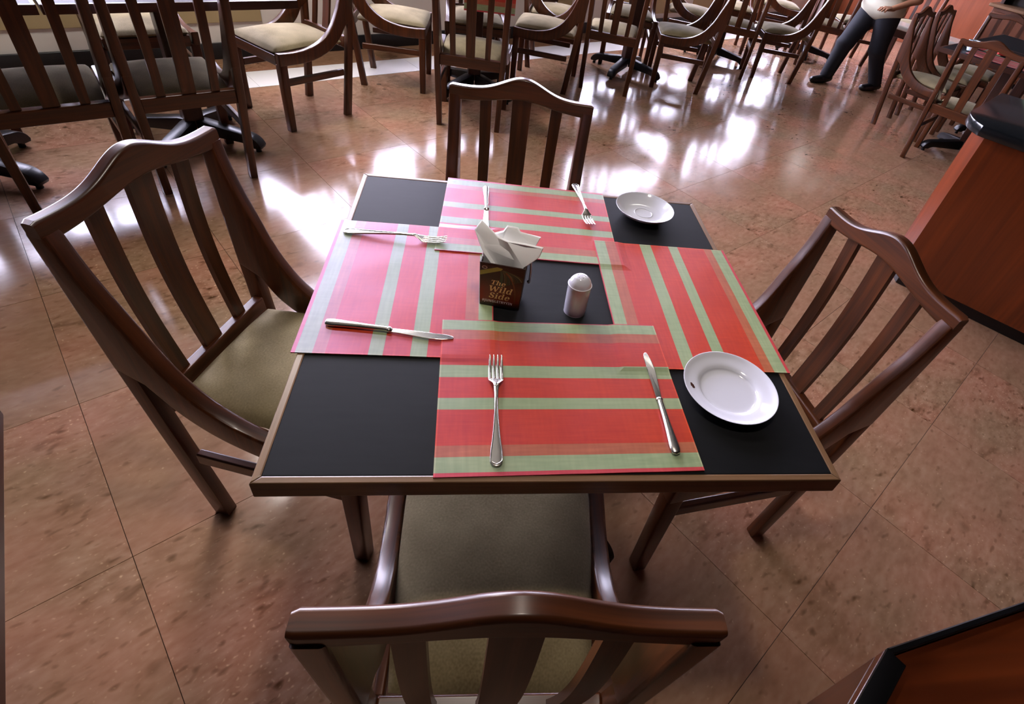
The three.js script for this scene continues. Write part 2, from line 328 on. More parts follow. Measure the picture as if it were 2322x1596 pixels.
chair(-0.22, -3.72, 5, 'chair facing the camera under the red overhanging mat, against the wall', wallSet);
chair(0.81, -3.545, 167.5, 'slatted chair seen from behind with thin legs, left of the brightest floor glare', wallSet);
chair(1.689, -3.953, -98.9, 'left-facing profile chair whose rear leg stands in the brightest floor glare', wallSet);
chair(0.26, -4.1, 80, 'right-facing chair with a pale seat, behind the profile chair by the red mat', wallSet);
chair(1.17, -4.65, -10, 'chair facing the camera at the wall side of the middle table', wallSet);
chair(1.65, -4.98, 75, 'right-facing chair partly hidden behind the profile chair at the glare', wallSet);
chair(2.13, -4.44, 162, 'slatted chair seen from behind, next table along from the glare', wallSet);
chair(2.87, -4.63, -98.9, 'left-facing profile chair just left of the walking person', wallSet);
chair(2.55, -5.75, -15, 'chair facing the camera at the wall side of the table left of the person', wallSet);
chair(3.42, -5.15, 155, 'slatted chair seen from behind beside the left leg of the person', wallSet);
chair(4.3, -5.75, -100, 'left-facing profile chair half hidden behind the person', wallSet);
chair(3.1, -6.15, 75, 'right-facing chair behind the far tables left of the person', wallSet);
chair(5.25, -6.3, -50, 'chair with curved arms just right of the shirt of the person', wallSet);
chair(3.25, -2.76, 126.9, 'slatted chair seen from behind at the near end of the pink-mat table', rightSet);
chair(3.435, -3.70, 36.3, 'chair in right-facing profile on the left side of the right-hand table, nearer one', rightSet);
chair(3.88, -4.03, 36.3, 'chair on the left side of the right-hand table, farther one behind its neighbour', rightSet);
chair(4.62, -4.25, -53.7, 'chair with pale lit crest at the far end of the right-hand table', rightSet);

// ------------------------------------------------------------------ pedestal tables
function makeTable(x, z, turn, label, group, lip = darkWood) {
  const t = thing('pedestal_table', label, 'table', group); t.position.set(x, 0, z); t.rotation.y = turn;
  const S = 0.433, e = 0.012, th = 0.032;
  part('tabletop', grain(at(rbox(2 * S - 2 * e + 0.002, th, 2 * S - 2 * e + 0.002, 0.002, 1), 0, 0.75 - th / 2, 0), 0), laminate, t);
  for (let k = 0; k < 4; k++) part('edge_strip', at(grain(extrude([[-S, 0], [S, 0], [S - e, e], [-S + e, e]], th + 0.001, 0.0025, 2), 0, k), 0, 0.75 - th / 2, 0, Math.PI / 2, 0, 0).translate(0, 0, -S).rotateY(k * Math.PI / 2), lip, t);
  part('column', grain(at(rbox(0.085, 0.62, 0.085, 0.008), 0, 0.4, 0), 1), darkWood, t);
  part('mounting_plate', grain(at(rbox(0.42, 0.022, 0.42, 0.005), 0, 0.706, 0), 0), darkWood, t);
  const prof = new THREE.Shape();
  prof.moveTo(0.03, 0.058); prof.lineTo(0.03, 0.125); prof.lineTo(0.06, 0.125); prof.lineTo(0.27, 0.088); prof.quadraticCurveTo(0.315, 0.078, 0.33, 0.035); prof.lineTo(0.325, 0.022); prof.lineTo(0.28, 0.024); prof.quadraticCurveTo(0.265, 0.04, 0.24, 0.045); prof.lineTo(0.03, 0.058);
  const foot = crease(grain(extrude(prof, 0.062, 0.006, 2), 0));
  for (let k = 0; k < 4; k++) {
    const f = part('foot', foot, blackWood, t); f.rotation.y = Math.PI / 4 + k * Math.PI / 2;
    part('glide', at(new THREE.CylinderGeometry(0.012, 0.014, 0.024, 14), 0.3, 0.012, 0), blackWood, f);
  }
  return t;
}
makeTable(0, 0, 0, 'black-topped pedestal table with four striped mats in the foreground', null, lipWood);
{ const p = uv2(-0.06, -2.55), q = uv2(-0.935, -2.55);
  makeTable(p.x, p.z, PHI, 'dark pedestal table along the window wall, behind the chair with the pale grey seat', 'tables along the window wall');
  makeTable(q.x, q.z, PHI, 'dark pedestal table at the top left corner with its foot pointing right', 'tables along the window wall'); }
makeTable(-0.2, -3.22, 0.12, 'pedestal table with the red mat hanging over its edge', 'tables along the window wall');
makeTable(1.1, -4.13, 0.2, 'pedestal table with dark crossed feet left of the brightest glare', 'tables along the window wall');
makeTable(2.2, -4.95, 0.28, 'pedestal table behind the profile chair at the glare', 'tables along the window wall');
makeTable(3.55, -5.65, 0.36, 'pedestal table beside the left leg of the walking person', 'tables along the window wall');
{ const p = uv2(4.84, -0.24), q = uv2(5.72, -0.24);
  makeTable(p.x, p.z, PHI, 'pedestal table with pink mats behind the counter, nearer half', 'right-hand tables');
  makeTable(q.x, q.z, PHI, 'pedestal table behind the counter pushed against the pink-mat table', 'right-hand tables'); }

makeTable(-0.955, 0.893, 0.52, 'dark pedestal table showing only a thin edge at the left border of the photo');

// ------------------------------------------------------------------ striped placemats
const GREEN = [142, 158, 114], BROWN = [168, 96, 58], RED = [184, 60, 14], HEM = [186, 66, 62];
const bands = [[0.006, HEM], [0.032, GREEN], [0.052, BROWN], [0.119, RED], [0.143, GREEN], [0.187, RED], [0.214, GREEN], [0.275, RED], [0.299, BROWN], [0.325, GREEN], [0.33, HEM]];
const MW = 0.405, MD = 0.327;
const matT = dataTex(512, 512, (x, y) => {
  const v = y / 512 * MD, u = x / 512;
  let b = bands.find((q) => v < q[0]) || bands[10], n = ((x % 3) + (y % 3) - 2) * 3 + fbm(u, y / 512, 8, 60, 2, 81) * 18 + fbm(u, y / 512, 60, 6, 2, 85) * 14 + fbm(u, y / 512, 3, 3, 2, 88) * 14;
  const e = Math.min(x, 511 - x); if (e < 3) n += 26;
  return [clamp(b[1][0] + n), clamp(b[1][1] + n * 0.7), clamp(b[1][2] + n * 0.7)];
});
const matCloth = std({ map: matT, roughness: 0.38, ior: 1.68, specularColor: new THREE.Color(0.5, 0.4, 1.0), sheen: 0.5, sheenRoughness: 0.25, sheenColor: new THREE.Color(0.6, 0.3, 1.0) });
const laid = [];                                    // mats already on a table: [x0, x1, z0, z1]
function placemat(cx, cz, turn, label, group, baseY = 0.7505, drape = true, dims = [MW, MD]) {
  const [w, d] = dims, th = 0.0018, m = thing('placemat', label, 'placemat', group);
  const nx = 48, nz = 40, c = Math.cos(turn), s = Math.sin(turn), ramp = 0.012;
  const top = clean(new THREE.PlaneGeometry(w, d, nx, nz).rotateX(-Math.PI / 2)), under = top.clone();
  const lift = (x, z) => { if (!drape) return 0; let h = 0; const X = cx + x * c + z * s, Z = cz - x * s + z * c; for (const [a, b, e, f] of laid) { const q = Math.min(X - a, b - X, Z - e, f - Z) + ramp; if (q > 0) h += th * 1.3 * Math.min(1, q / ramp); } return h; };
  const wob = (x, z) => 0.0006 * noise.noise(x * 14 + cx * 50, z * 14, cz * 40) + 0.0006;
  bend(top, (v) => { v.y = th + lift(v.x, v.z) + wob(v.x, v.z); });
  bend(under, (v) => { v.y = lift(v.x, v.z) + wob(v.x, v.z) - 0.0006; });
  const ui = under.attributes.position.array; for (let i = 0; i < ui.length; i += 9) for (let k = 0; k < 3; k++) { const q = ui[i + 3 + k]; ui[i + 3 + k] = ui[i + 6 + k]; ui[i + 6 + k] = q; }
  const uu = under.attributes.uv.array; for (let i = 0; i < uu.length; i += 6) for (let k = 0; k < 2; k++) { const q = uu[i + 2 + k]; uu[i + 2 + k] = uu[i + 4 + k]; uu[i + 4 + k] = q; }
  const skirtG = [];
  const P = (x, z, hi) => [x, (hi ? th : -0.0006) + lift(x, z) + wob(x, z), z];
  const pos = [], uvs = [], strip = (x0, z0, x1, z1, n) => { for (let i = 0; i < n; i++) { const a = i / n, b = (i + 1) / n, X0 = x0 + (x1 - x0) * a, Z0 = z0 + (z1 - z0) * a, X1 = x0 + (x1 - x0) * b, Z1 = z0 + (z1 - z0) * b; for (const q of [P(X0, Z0, 1), P(X0, Z0, 0), P(X1, Z1, 0), P(X0, Z0, 1), P(X1, Z1, 0), P(X1, Z1, 1)]) { pos.push(...q); uvs.push(q[0] / w + 0.5, 0.5 - q[2] / d); } } };
  strip(-w / 2, d / 2, w / 2, d / 2, nx); strip(w / 2, d / 2, w / 2, -d / 2, nz); strip(w / 2, -d / 2, -w / 2, -d / 2, nx); strip(-w / 2, -d / 2, -w / 2, d / 2, nz);
  const sk = new THREE.BufferGeometry(); sk.setAttribute('position', new THREE.Float32BufferAttribute(pos, 3)); sk.setAttribute('uv', new THREE.Float32BufferAttribute(uvs, 2)); sk.computeVertexNormals();
  under.computeVertexNormals();
  part('cloth', join([top, under, sk]), matCloth, m);
  m.position.set(cx, baseY, cz); m.rotation.y = turn;
  if (drape) { const ex = Math.abs(w / 2 * c) + Math.abs(d / 2 * s), ez = Math.abs(w / 2 * s) + Math.abs(d / 2 * c); laid.push([cx - ex, cx + ex, cz - ez, cz + ez]); }
  return m;
}
placemat(-0.279, -0.008, -Math.PI / 2, 'left striped placemat, pink and red with green bands, a fork and a knife on it', 'striped placemats on the near table');
placemat(-0.031, -0.276, Math.PI - 0.03, 'far striped placemat, washed mauve by the window light, under the thin knife', 'striped placemats on the near table');
placemat(0.281, 0.002, Math.PI / 2, 'right striped placemat between the two white plates', 'striped placemats on the near table');
placemat(-0.001, 0.258, 0.025, 'front striped placemat, orange-red with green bands, nearest the camera', 'striped placemats on the near table');
const MATTOP = 0.7505 + 0.0024;

// ------------------------------------------------------------------ cutlery (made lying along +z, tip towards -z)
function loftGeo(rows, M = 16) {            // rows: [z, halfWidth, halfThickness, y]
  const pos = [], idx = [];
  rows.forEach(([z, a, b, y]) => { for (let i = 0; i < M; i++) { const t = i / M * Math.PI * 2; pos.push(a * Math.cos(t), y + b * Math.sin(t), z); } });
  for (let r = 0; r < rows.length - 1; r++) for (let i = 0; i < M; i++) { const a = r * M + i, b = r * M + (i + 1) % M; idx.push(a, a + M, b, b, a + M, b + M); }
  for (const [r, f] of [[0, 1], [rows.length - 1, 0]]) { const c = pos.length / 3; pos.push(0, rows[r][3], rows[r][0]); for (let i = 0; i < M; i++) { const a = r * M + i, b = r * M + (i + 1) % M; f ? idx.push(c, a, b) : idx.push(c, b, a); } }
  const g = new THREE.BufferGeometry(); g.setAttribute('position', new THREE.Float32BufferAttribute(pos, 3)); g.setIndex(idx);
  g.setAttribute('uv', new THREE.Float32BufferAttribute(new Float32Array(pos.length / 3 * 2), 2));
  g.computeVertexNormals(); return g;
}
const smooth = (rows, n) => { const cs = [0, 1, 2, 3].map((k) => new THREE.CatmullRomCurve3(rows.map((r, i) => new THREE.Vector3(i, r[k], 0)), false, 'catmullrom', 0.3)); const out = []; for (let i = 0; i <= n; i++) { const t = i / n; out.push(cs.map((c) => c.getPoint(t).y)); } return out.map(([z, a, b, y]) => [z, Math.max(0.0002, a), Math.max(0.0002, b), y]); };
const handleRows = [[-0.03, 0.0045, 0.002, 0.0125], [0.0, 0.0032, 0.0022, 0.011], [0.03, 0.0036, 0.002, 0.0085], [0.07, 0.0064, 0.0018, 0.0055], [0.1, 0.0095, 0.0017, 0.0035], [0.113, 0.0092, 0.0016, 0.003], [0.1185, 0.0055, 0.0013, 0.003], [0.12, 0.0006, 0.0008, 0.003]];
function rib(rows, n) { return smooth(rows, n); }
function forkParts(g) {
  part('handle', loftGeo(smooth(handleRows, 40)), steel, g);
  // raised border of the handle
  for (const s of [-1, 1]) { const c = new THREE.CatmullRomCurve3([[0.0012, 0.0132, 0], [0.0025, 0.0108, 0.03], [0.0052, 0.0075, 0.07], [0.0083, 0.0055, 0.1], [0.0078, 0.0048, 0.112], [0.0, 0.0045, 0.1175]].map(([x, y, z]) => new THREE.Vector3(s * x, y, z))); part('border', new THREE.TubeGeometry(c, 24, 0.0009, 6), steel, g); }
  part('neck', loftGeo(smooth([[-0.047, 0.0125, 0.0011, 0.0048], [-0.043, 0.0124, 0.0013, 0.0062], [-0.037, 0.0085, 0.0016, 0.009], [-0.03, 0.0052, 0.002, 0.0122], [-0.024, 0.0042, 0.0021, 0.0127]], 20)), steel, g);
  for (let k = 0; k < 4; k++) { const x = (k - 1.5) * 0.0066; const q = loftGeo(smooth([[-0.095, 0.0012, 0.0007, 0.0118], [-0.085, 0.0021, 0.0011, 0.0082], [-0.072, 0.0024, 0.0012, 0.005], [-0.058, 0.0025, 0.0012, 0.0042], [-0.044, 0.0026, 0.0012, 0.0054]], 18), 10); q.translate(x, 0, 0); part('tine', q, steel, g); }
}
function knifeParts(g) {
  part('handle', loftGeo(smooth([[-0.006, 0.0052, 0.004, 0.0048], [0, 0.0048, 0.0042, 0.005], [0.04, 0.0058, 0.0045, 0.005], [0.075, 0.0078, 0.0046, 0.0048], [0.092, 0.0086, 0.0044, 0.0046], [0.1, 0.0065, 0.0034, 0.0044], [0.1025, 0.0008, 0.001, 0.0044]], 40)), steel, g);
  part('bolster', loftGeo(smooth([[-0.012, 0.004, 0.002, 0.004], [-0.008, 0.0066, 0.0042, 0.0046], [-0.004, 0.0058, 0.0042, 0.0048]], 10)), steel, g);
  const s = new THREE.Shape(); s.moveTo(-0.0045, 0); s.lineTo(0.005, 0); s.quadraticCurveTo(0.0072, 0.03, 0.0095, 0.06); s.quadraticCurveTo(0.0105, 0.09, 0.0035, 0.108); s.quadraticCurveTo(-0.0035, 0.112, -0.0052, 0.095); s.quadraticCurveTo(-0.005, 0.04, -0.0045, 0);
  const b = extrude(s, 0.0022, 0.0009, 2, 16); b.rotateX(-Math.PI / 2); b.translate(0, 0.0035, -0.01); part('blade', crease(b, 0.9), steel, g);
}
function cutlery(kind, x, z, deg, label, y = MATTOP, tilt = 0) { const g = thing(kind, label, kind, 'cutlery on the near table'); (kind === 'fork' ? forkParts : knifeParts)(g); g.position.set(x, y, z); g.rotation.set(tilt, deg * Math.PI / 180, 0, 'YXZ'); return g; }
cutlery('fork', -0.112, 0.291, 0.0, 'steel fork on the front orange-red mat, tines away from the camera');
cutlery('knife', 0.164, 0.288, 1, 'steel knife on the right side of the front orange-red mat');
cutlery('fork', -0.31, -0.155, -94, 'steel fork on the left mat beside the black corner, tines to the right', MATTOP);
cutlery('knife', -0.303, 0.135, -97, 'steel knife lying across the left mat towards the front mat', MATTOP);
cutlery('knife', -0.131, -0.302, 181, 'narrow steel knife on the far mauve mat behind the napkins', MATTOP + 0.002);
cutlery('fork', 0.112, -0.35, 184, 'steel fork on the far mauve mat near the small plate', MATTOP);

// ------------------------------------------------------------------ plates
{
  const p = thing('plate', 'white side plate with a wide rim and small brown mark, at the front right corner', 'plate'); p.position.set(0.299, 0.7505, 0.256);
  const prof = new THREE.SplineCurve([[0, 0.0035], [0.03, 0.0035], [0.048, 0.0042], [0.054, 0.008], [0.06, 0.011], [0.074, 0.0145], [0.083, 0.0185], [0.0845, 0.0178], [0.076, 0.0125], [0.06, 0.0075], [0.05, 0.0015], [0.046, 0.0], [0.042, 0.0012], [0, 0.0014]].map(([x, y]) => new THREE.Vector2(x, y))).getPoints(70).map((v) => [Math.max(0, v.x), v.y]);
  part('dish', lathe(prof.reverse(), 72), china, p);
  // small printed emblem on the rim: a brown leaf-like badge
  const em = []; for (const [dx, dz, r] of [[0, 0, 0.0034], [0.0012, 0.004, 0.0028], [-0.0008, -0.0035, 0.0022]]) em.push(at(new THREE.CylinderGeometry(r, r, 0.0006, 16), -0.0695 + dx, 0.0137 - dx * 0.3, -0.004 + dz, 0, 0, -0.28));
  part('printed_emblem', join(em), std({ color: 0x43251d, roughness: 0.3 }), p);
}
{
  const p = thing('plate', 'small white saucer with raised ring, at the far right corner of the near table', 'plate'); p.position.set(0.271, 0.7505, -0.345);
  const prof = new THREE.SplineCurve([[0, 0.004], [0.02, 0.004], [0.023, 0.0062], [0.026, 0.0045], [0.043, 0.005], [0.055, 0.0095], [0.068, 0.0185], [0.074, 0.0235], [0.0755, 0.023], [0.069, 0.0155], [0.055, 0.006], [0.045, 0.0005], [0.04, 0.0], [0, 0.001]].map(([x, y]) => new THREE.Vector2(x, y))).getPoints(80).map((v) => [Math.max(0, v.x), Math.max(0, v.y)]);
  part('dish', lathe(prof.reverse(), 72), china, p);
}
// ------------------------------------------------------------------ shaker
{
  const s = thing('salt_shaker', 'white ceramic shaker with domed perforated top on the black centre of the near table', 'shaker'); s.position.set(0.044, 0.7505, 0.052);
  const prof = new THREE.SplineCurve([[0, 0], [0.0195, 0.0], [0.0215, 0.002], [0.0222, 0.02], [0.0225, 0.06], [0.0225, 0.066], [0.0218, 0.069], [0.019, 0.077], [0.012, 0.0845], [0.004, 0.0868], [0, 0.087]].map(([x, y]) => new THREE.Vector2(x, y))).getPoints(60).map((v) => [Math.max(0, v.x), Math.max(0, v.y)]);
  part('body', lathe(prof, 56), china, s);
  part('rim_ring', at(new THREE.TorusGeometry(0.0224, 0.0011, 8, 56), 0, 0.067, 0, Math.PI / 2), china, s);
  const hole = std({ color: 0x2a2a2c, roughness: 0.8 });
  for (let k = 0; k < 5; k++) { const a = k / 5 * Math.PI * 2; part('hole', at(new THREE.CylinderGeometry(0.0013, 0.0013, 0.0012, 10), 0.0065 * Math.cos(a), 0.0857, 0.0065 * Math.sin(a)), hole, s); }
}
// ------------------------------------------------------------------ napkin holder and napkins
{
  const cv = document.createElement('canvas'); cv.width = 512; cv.height = 640; const c = cv.getContext('2d');
  const g = c.createLinearGradient(0, 0, 0, 640); g.addColorStop(0, '#1c2420'); g.addColorStop(0.25, '#231a10'); g.addColorStop(0.55, '#6a2c10'); g.addColorStop(0.85, '#84300f'); g.addColorStop(1, '#2a1a12'); c.fillStyle = g; c.fillRect(0, 0, 512, 640);
  // palm fronds falling from the upper right
  for (let i = 0; i < 16; i++) { const a = i / 15; c.strokeStyle = ['#2f4f34', '#3c5f45', '#20402c', '#6d7d5a', '#4c4a26'][i % 5]; c.lineWidth = 16 - (i % 4) * 3; c.beginPath(); c.moveTo(230 + a * 60, 60); c.quadraticCurveTo(260 + a * 230, 90 + a * 20, 235 + a * 300, 330 - a * 160); c.stroke(); }
  c.strokeStyle = '#7a4a26'; c.lineWidth = 18; c.beginPath(); c.moveTo(300, 90); c.quadraticCurveTo(450, 220, 445, 560); c.stroke();
  c.fillStyle = '#0f1417'; c.beginPath(); c.moveTo(0, 0); c.lineTo(230, 0); c.lineTo(0, 130); c.fill();
  c.strokeStyle = '#c9c7bd'; c.lineWidth = 12; c.beginPath(); c.ellipse(52, 52, 26, 18, 0, 0, 7); c.stroke();
  c.fillStyle = '#a9bf52'; c.beginPath(); c.moveTo(0, 110); c.lineTo(195, 22); c.lineTo(262, 34); c.lineTo(240, 66); c.lineTo(0, 178); c.fill();
  c.save(); c.textAlign = 'center'; c.fillStyle = '#ffe39a'; c.font = 'italic bold 96px serif'; c.transform(1, 0.05, 0, 1, 0, 0);
  c.fillText('The', 215, 290); c.font = 'italic bold 124px serif'; c.fillText('Wild', 245, 400); c.fillText('Side', 240, 510); c.restore();
  c.fillStyle = '#ffffff'; c.font = 'bold 56px sans-serif'; c.textAlign = 'center'; c.fillText('#JUNGLETRYYIN', 225, 590, 400);
  const t = new THREE.CanvasTexture(cv); t.colorSpace = THREE.SRGBColorSpace;
  const print = std({ map: t, roughness: 0.35 });
  const wrap = std({ color: 0x2e160c, roughness: 0.4 }), clear = std({ color: 0x9aa0a0, roughness: 0.15, metalness: 0.3 });
  const h = thing('napkin_holder', 'small printed napkin holder with yellow script lettering and palm leaves, left of the shaker', 'napkin holder');
  h.position.set(-0.1, 0.7525, 0.032); h.rotation.y = -0.19;
  const W0 = 0.076, W1 = 0.084, D0 = 0.048, D1 = 0.054, H = 0.1, t0 = 0.003;
  const wallGeo = (w0, w1) => { const s = extrude([[-w0 / 2, 0], [w0 / 2, 0], [w1 / 2, H], [-w1 / 2, H]], t0, 0.0008, 1); return s; };
  const tilt = Math.atan((D1 - D0) / 2 / H), tiltX = Math.atan((W1 - W0) / 2 / H);
  part('base', at(rbox(W0, 0.004, D0, 0.001), 0, 0.002, 0), wrap, h);
  part('front_panel', at(wallGeo(W0, W1), 0, 0.001, D0 / 2 - t0 / 2, tilt), wrap, h);
  part('back_panel', at(wallGeo(W0, W1), 0, 0.001, -D0 / 2 + t0 / 2, -tilt), wrap, h);
  for (const s of [-1, 1]) part('side_panel', at(wallGeo(D0, D1), s * (W0 / 2 - t0 / 2), 0.001, 0, 0, 0, -s * tiltX).rotateY(0), wrap, h).geometry = (() => { const q = wallGeo(D0, D1); q.rotateY(Math.PI / 2); q.rotateZ(-s * tiltX); q.translate(s * (W0 / 2 - t0 / 2), 0.001, 0); return q; })();
  // the printed sheet on the front
  const sh = new THREE.BufferGeometry(), a = W0 / 2 - 0.001, b = W1 / 2 - 0.001, zz = t0 / 2 + 0.0004;
  const N = 8, pos = [], uvs = [], idx = [];
  for (let i = 0; i <= N; i++) for (let j = 0; j <= N; j++) { const v = j / N, x = (i / N - 0.5) * 2 * (a + (b - a) * v); pos.push(x, 0.002 + v * (H - 0.004), zz); uvs.push(i / N, v); }
  for (let i = 0; i < N; i++) for (let j = 0; j < N; j++) { const q = i * (N + 1) + j; idx.push(q, q + N + 1, q + 1, q + 1, q + N + 1, q + N + 2); }
  sh.setAttribute('position', new THREE.Float32BufferAttribute(pos, 3)); sh.setAttribute('uv', new THREE.Float32BufferAttribute(uvs, 2)); sh.setIndex(idx); sh.computeVertexNormals();
  part('printed_label', at(sh, 0, 0.001, D0 / 2 - t0 / 2, tilt), print, h);
  const clip = new THREE.CatmullRomCurve3([[0, 0.1, -0.012], [0.003, 0.085, -0.011], [0.0045, 0.06, -0.006], [0.004, 0.052, -0.001], [0.002, 0.058, 0.003]].map(([x, y, z]) => new THREE.Vector3(0.045 + x, y, z)));
  part('hanging_tag', new THREE.TubeGeometry(clip, 20, 0.0022, 8), clear, h);
  // white paper napkins standing in it: folded sheets fanning out above the rim
  const sheet = (pts, dz, lean, flare, thick, k) => {
    const q = tri(extrude(pts, thick, thick * 0.3, 1, 8)); const nz = q.attributes.position;
    return crease(bend(tri(q), (v) => { if (v.y > 0.096) v.y = 0.096 + (v.y - 0.096) * 0.72; const up = Math.max(0, v.y - 0.096); v.z += dz + lean * up + 0.004 * Math.sin(v.x * 46 + k) * Math.min(1, up / 0.03); v.x += flare * up * Math.sign(v.x) * Math.min(1, Math.abs(v.x) / 0.03); }), 0.9);
  };
  const shapes = [
    [[-0.036, 0.02], [0.034, 0.02], [0.038, 0.098], [0.062, 0.125], [0.066, 0.146], [0.032, 0.15], [0.0, 0.147], [-0.018, 0.15], [-0.052, 0.178], [-0.062, 0.158], [-0.042, 0.115]],
    [[-0.034, 0.02], [0.034, 0.02], [0.04, 0.1], [0.06, 0.118], [0.064, 0.128], [0.05, 0.134], [0.0, 0.138], [-0.03, 0.145], [-0.05, 0.15], [-0.045, 0.12]],
    [[-0.034, 0.02], [0.034, 0.02], [0.038, 0.1], [0.05, 0.135], [0.058, 0.158], [0.02, 0.162], [0.014, 0.17], [-0.006, 0.168], [-0.012, 0.155], [-0.04, 0.14]],
    [[-0.034, 0.02], [0.034, 0.02], [0.037, 0.098], [0.03, 0.105], [-0.03, 0.112], [-0.038, 0.1]],
  ];
  [[0, 0.0165, -0.66, 0], [1, 0.009, -0.66, 0], [2, 0.0015, -0.66, 0], [3, -0.006, -0.66, 0]].forEach(([i, dz, lean, k], n) => {
    const m = thing('paper_napkin', ['white paper napkin with the tall left corner standing in the printed holder', 'white paper napkin leaning forward over the printed holder', 'white paper napkin rising behind the others in the printed holder', 'low folded white napkin at the front rim of the printed holder'][n], 'napkin', 'napkins in the printed holder');
    part('sheet', sheet(shapes[i], dz, lean, 0.0, 0.005, k), paper, m); m.position.copy(h.position); m.rotation.y = -0.19;
  });
}

// ------------------------------------------------------------------ counter on the right and the cabinet corner at the lower right
{
  const c = thing('serving_counter', 'wood-panelled counter with black rounded top at the right edge of the photo', 'counter'); c.position.set(1.972, 0, -1.195);
  c.rotation.y = Math.atan2(-0.729, 0.685);                   // local x along the front face, local -z behind it
  const ch = 0.075, L = 1.7, D = 0.75;
  const foot = new THREE.Shape([[0, 0], [L, 0], [L, D], [-ch * 0.2, D], [-ch * 0.75, ch * 0.9]].map(([x, y]) => new THREE.Vector2(x, y)));
  const body = extrude(foot, 0.72, 0.004, 1); body.rotateX(-Math.PI / 2); body.translate(0, 0.06 + 0.36, 0);
  part('carcass', crease(grain(body, 1)), panelWood, c);
  const pl = extrude([[0.03, 0.02], [L - 0.02, 0.02], [L - 0.02, D - 0.02], [0.02, D - 0.02], [-0.015, 0.1]], 0.06, 0.002, 1); pl.rotateX(-Math.PI / 2); pl.translate(0, 0.03, 0); part('plinth', pl, blackWood, c);
  const o = 0.035, s = new THREE.Shape(); s.moveTo(0.04, -o); s.lineTo(L + o, -o); s.lineTo(L + o, D + o); s.lineTo(-0.06, D + o); s.lineTo(-0.11, 0.16); s.quadraticCurveTo(-0.105, 0.04, -0.03, -o * 0.9); s.quadraticCurveTo(0, -o, 0.04, -o);
  const topG = extrude(s, 0.045, 0.005, 2); topG.rotateX(-Math.PI / 2); topG.translate(0, 0.78 + 0.0225, 0); part('countertop', crease(topG, 0.5), std({ color: 0x15181a, roughness: 0.16 }), c);
}
{
  const c = thing('side_cabinet', 'low reddish wooden cabinet with black edge trim at the lower right corner', 'cabinet');
  // corner of its top and the directions of its two edges
  const A = [0.52, 0.615], d1 = [-0.81, 0.585], d2 = [0.98, -0.18], P = (q, s, t) => [A[0] + d1[0] * s + d2[0] * t, A[1] + d1[1] * s + d2[1] * t], hy = 0.55;
  const b = P(0, 0.42, 0), e = P(0, 0, 1.1), back = [e[0] + 0.05, e[1] + 0.6], back2 = [b[0] + 0.2, b[1] + 0.5];
  const sh = (pts) => new THREE.Shape(pts.map(([x, z]) => new THREE.Vector2(x, -z)));
  const body = extrude(sh([A, e, back, back2, b].reverse()), hy - 0.03, 0.003, 1); body.rotateX(-Math.PI / 2); body.translate(0, (hy - 0.03) / 2, 0);
  part('carcass', crease(grain(body, 1)), brownWood, c);
  const topb = extrude(sh([A, e, back, back2, b].reverse()), 0.03, 0.003, 1); topb.rotateX(-Math.PI / 2); topb.translate(0, hy - 0.015, 0); part('top_board', crease(grain(topb, 0)), panelWood, c);
  const n1 = [0.585, 0.81], w = 0.032;
  const trim = extrude(sh([A, b, [b[0] + n1[0] * w, b[1] + n1[1] * w], [A[0] + n1[0] * w, A[1] + n1[1] * w]]), 0.01, 0.003, 2); trim.rotateX(-Math.PI / 2); trim.translate(0, hy + 0.004, 0); part('black_edge', crease(trim), blackWood, c);
  const n2 = [0.18, 0.98]; const trim2 = extrude(sh([A, e, [e[0] + n2[0] * 0.01, e[1] + n2[1] * 0.01], [A[0] + n2[0] * 0.01, A[1] + n2[1] * 0.01]].reverse()), 0.012, 0.002, 1); trim2.rotateX(-Math.PI / 2); trim2.translate(0, hy + 0.004, 0); part('black_edge', crease(trim2), blackWood, c);  // thin black strip laid along the far edge as a dark line
}
// sideboard against the far panelled wall
{
  const s = inRoom(thing('sideboard', 'dark brown sideboard with pale ledge against the far wall, top right corner', 'sideboard')); s.position.copy(uv2(8.55, -0.15));
  part('carcass', grain(at(rbox(0.5, 0.7, 2.4, 0.006), 0.1, 0.41, 0), 2), brownWood, s);
  part('plinth', at(rbox(0.44, 0.07, 2.3, 0.004), 0.12, 0.035, 0), blackWood, s);
  part('ledge', grain(at(rbox(0.58, 0.035, 2.5, 0.008), 0.08, 0.778, 0), 2), lipWood, s);
  for (let i = 0; i < 4; i++) { const d = part('door', grain(at(rbox(0.022, 0.62, 0.57, 0.005), -0.155, 0.41, -0.885 + i * 0.59), 1, i), brownWood, s); part('knob', at(new THREE.SphereGeometry(0.014, 14, 10), -0.178, 0.5, -0.885 + i * 0.59 + (i % 2 ? -0.23 : 0.23)), steel, d); }
  part('hutch_back', grain(at(rbox(0.03, 1.1, 2.4, 0.004), 0.33, 1.34, 0), 2), darkWood, s);
  for (const z of [-1.18, 0, 1.18]) part('upright', grain(at(rbox(0.28, 1.1, 0.04, 0.004), 0.19, 1.34, z), 1), darkWood, s);
  for (const y of [1.15, 1.5, 1.88]) part('shelf', grain(at(rbox(0.28, 0.03, 2.4, 0.004), 0.19, y, 0), 2), darkWood, s);
}
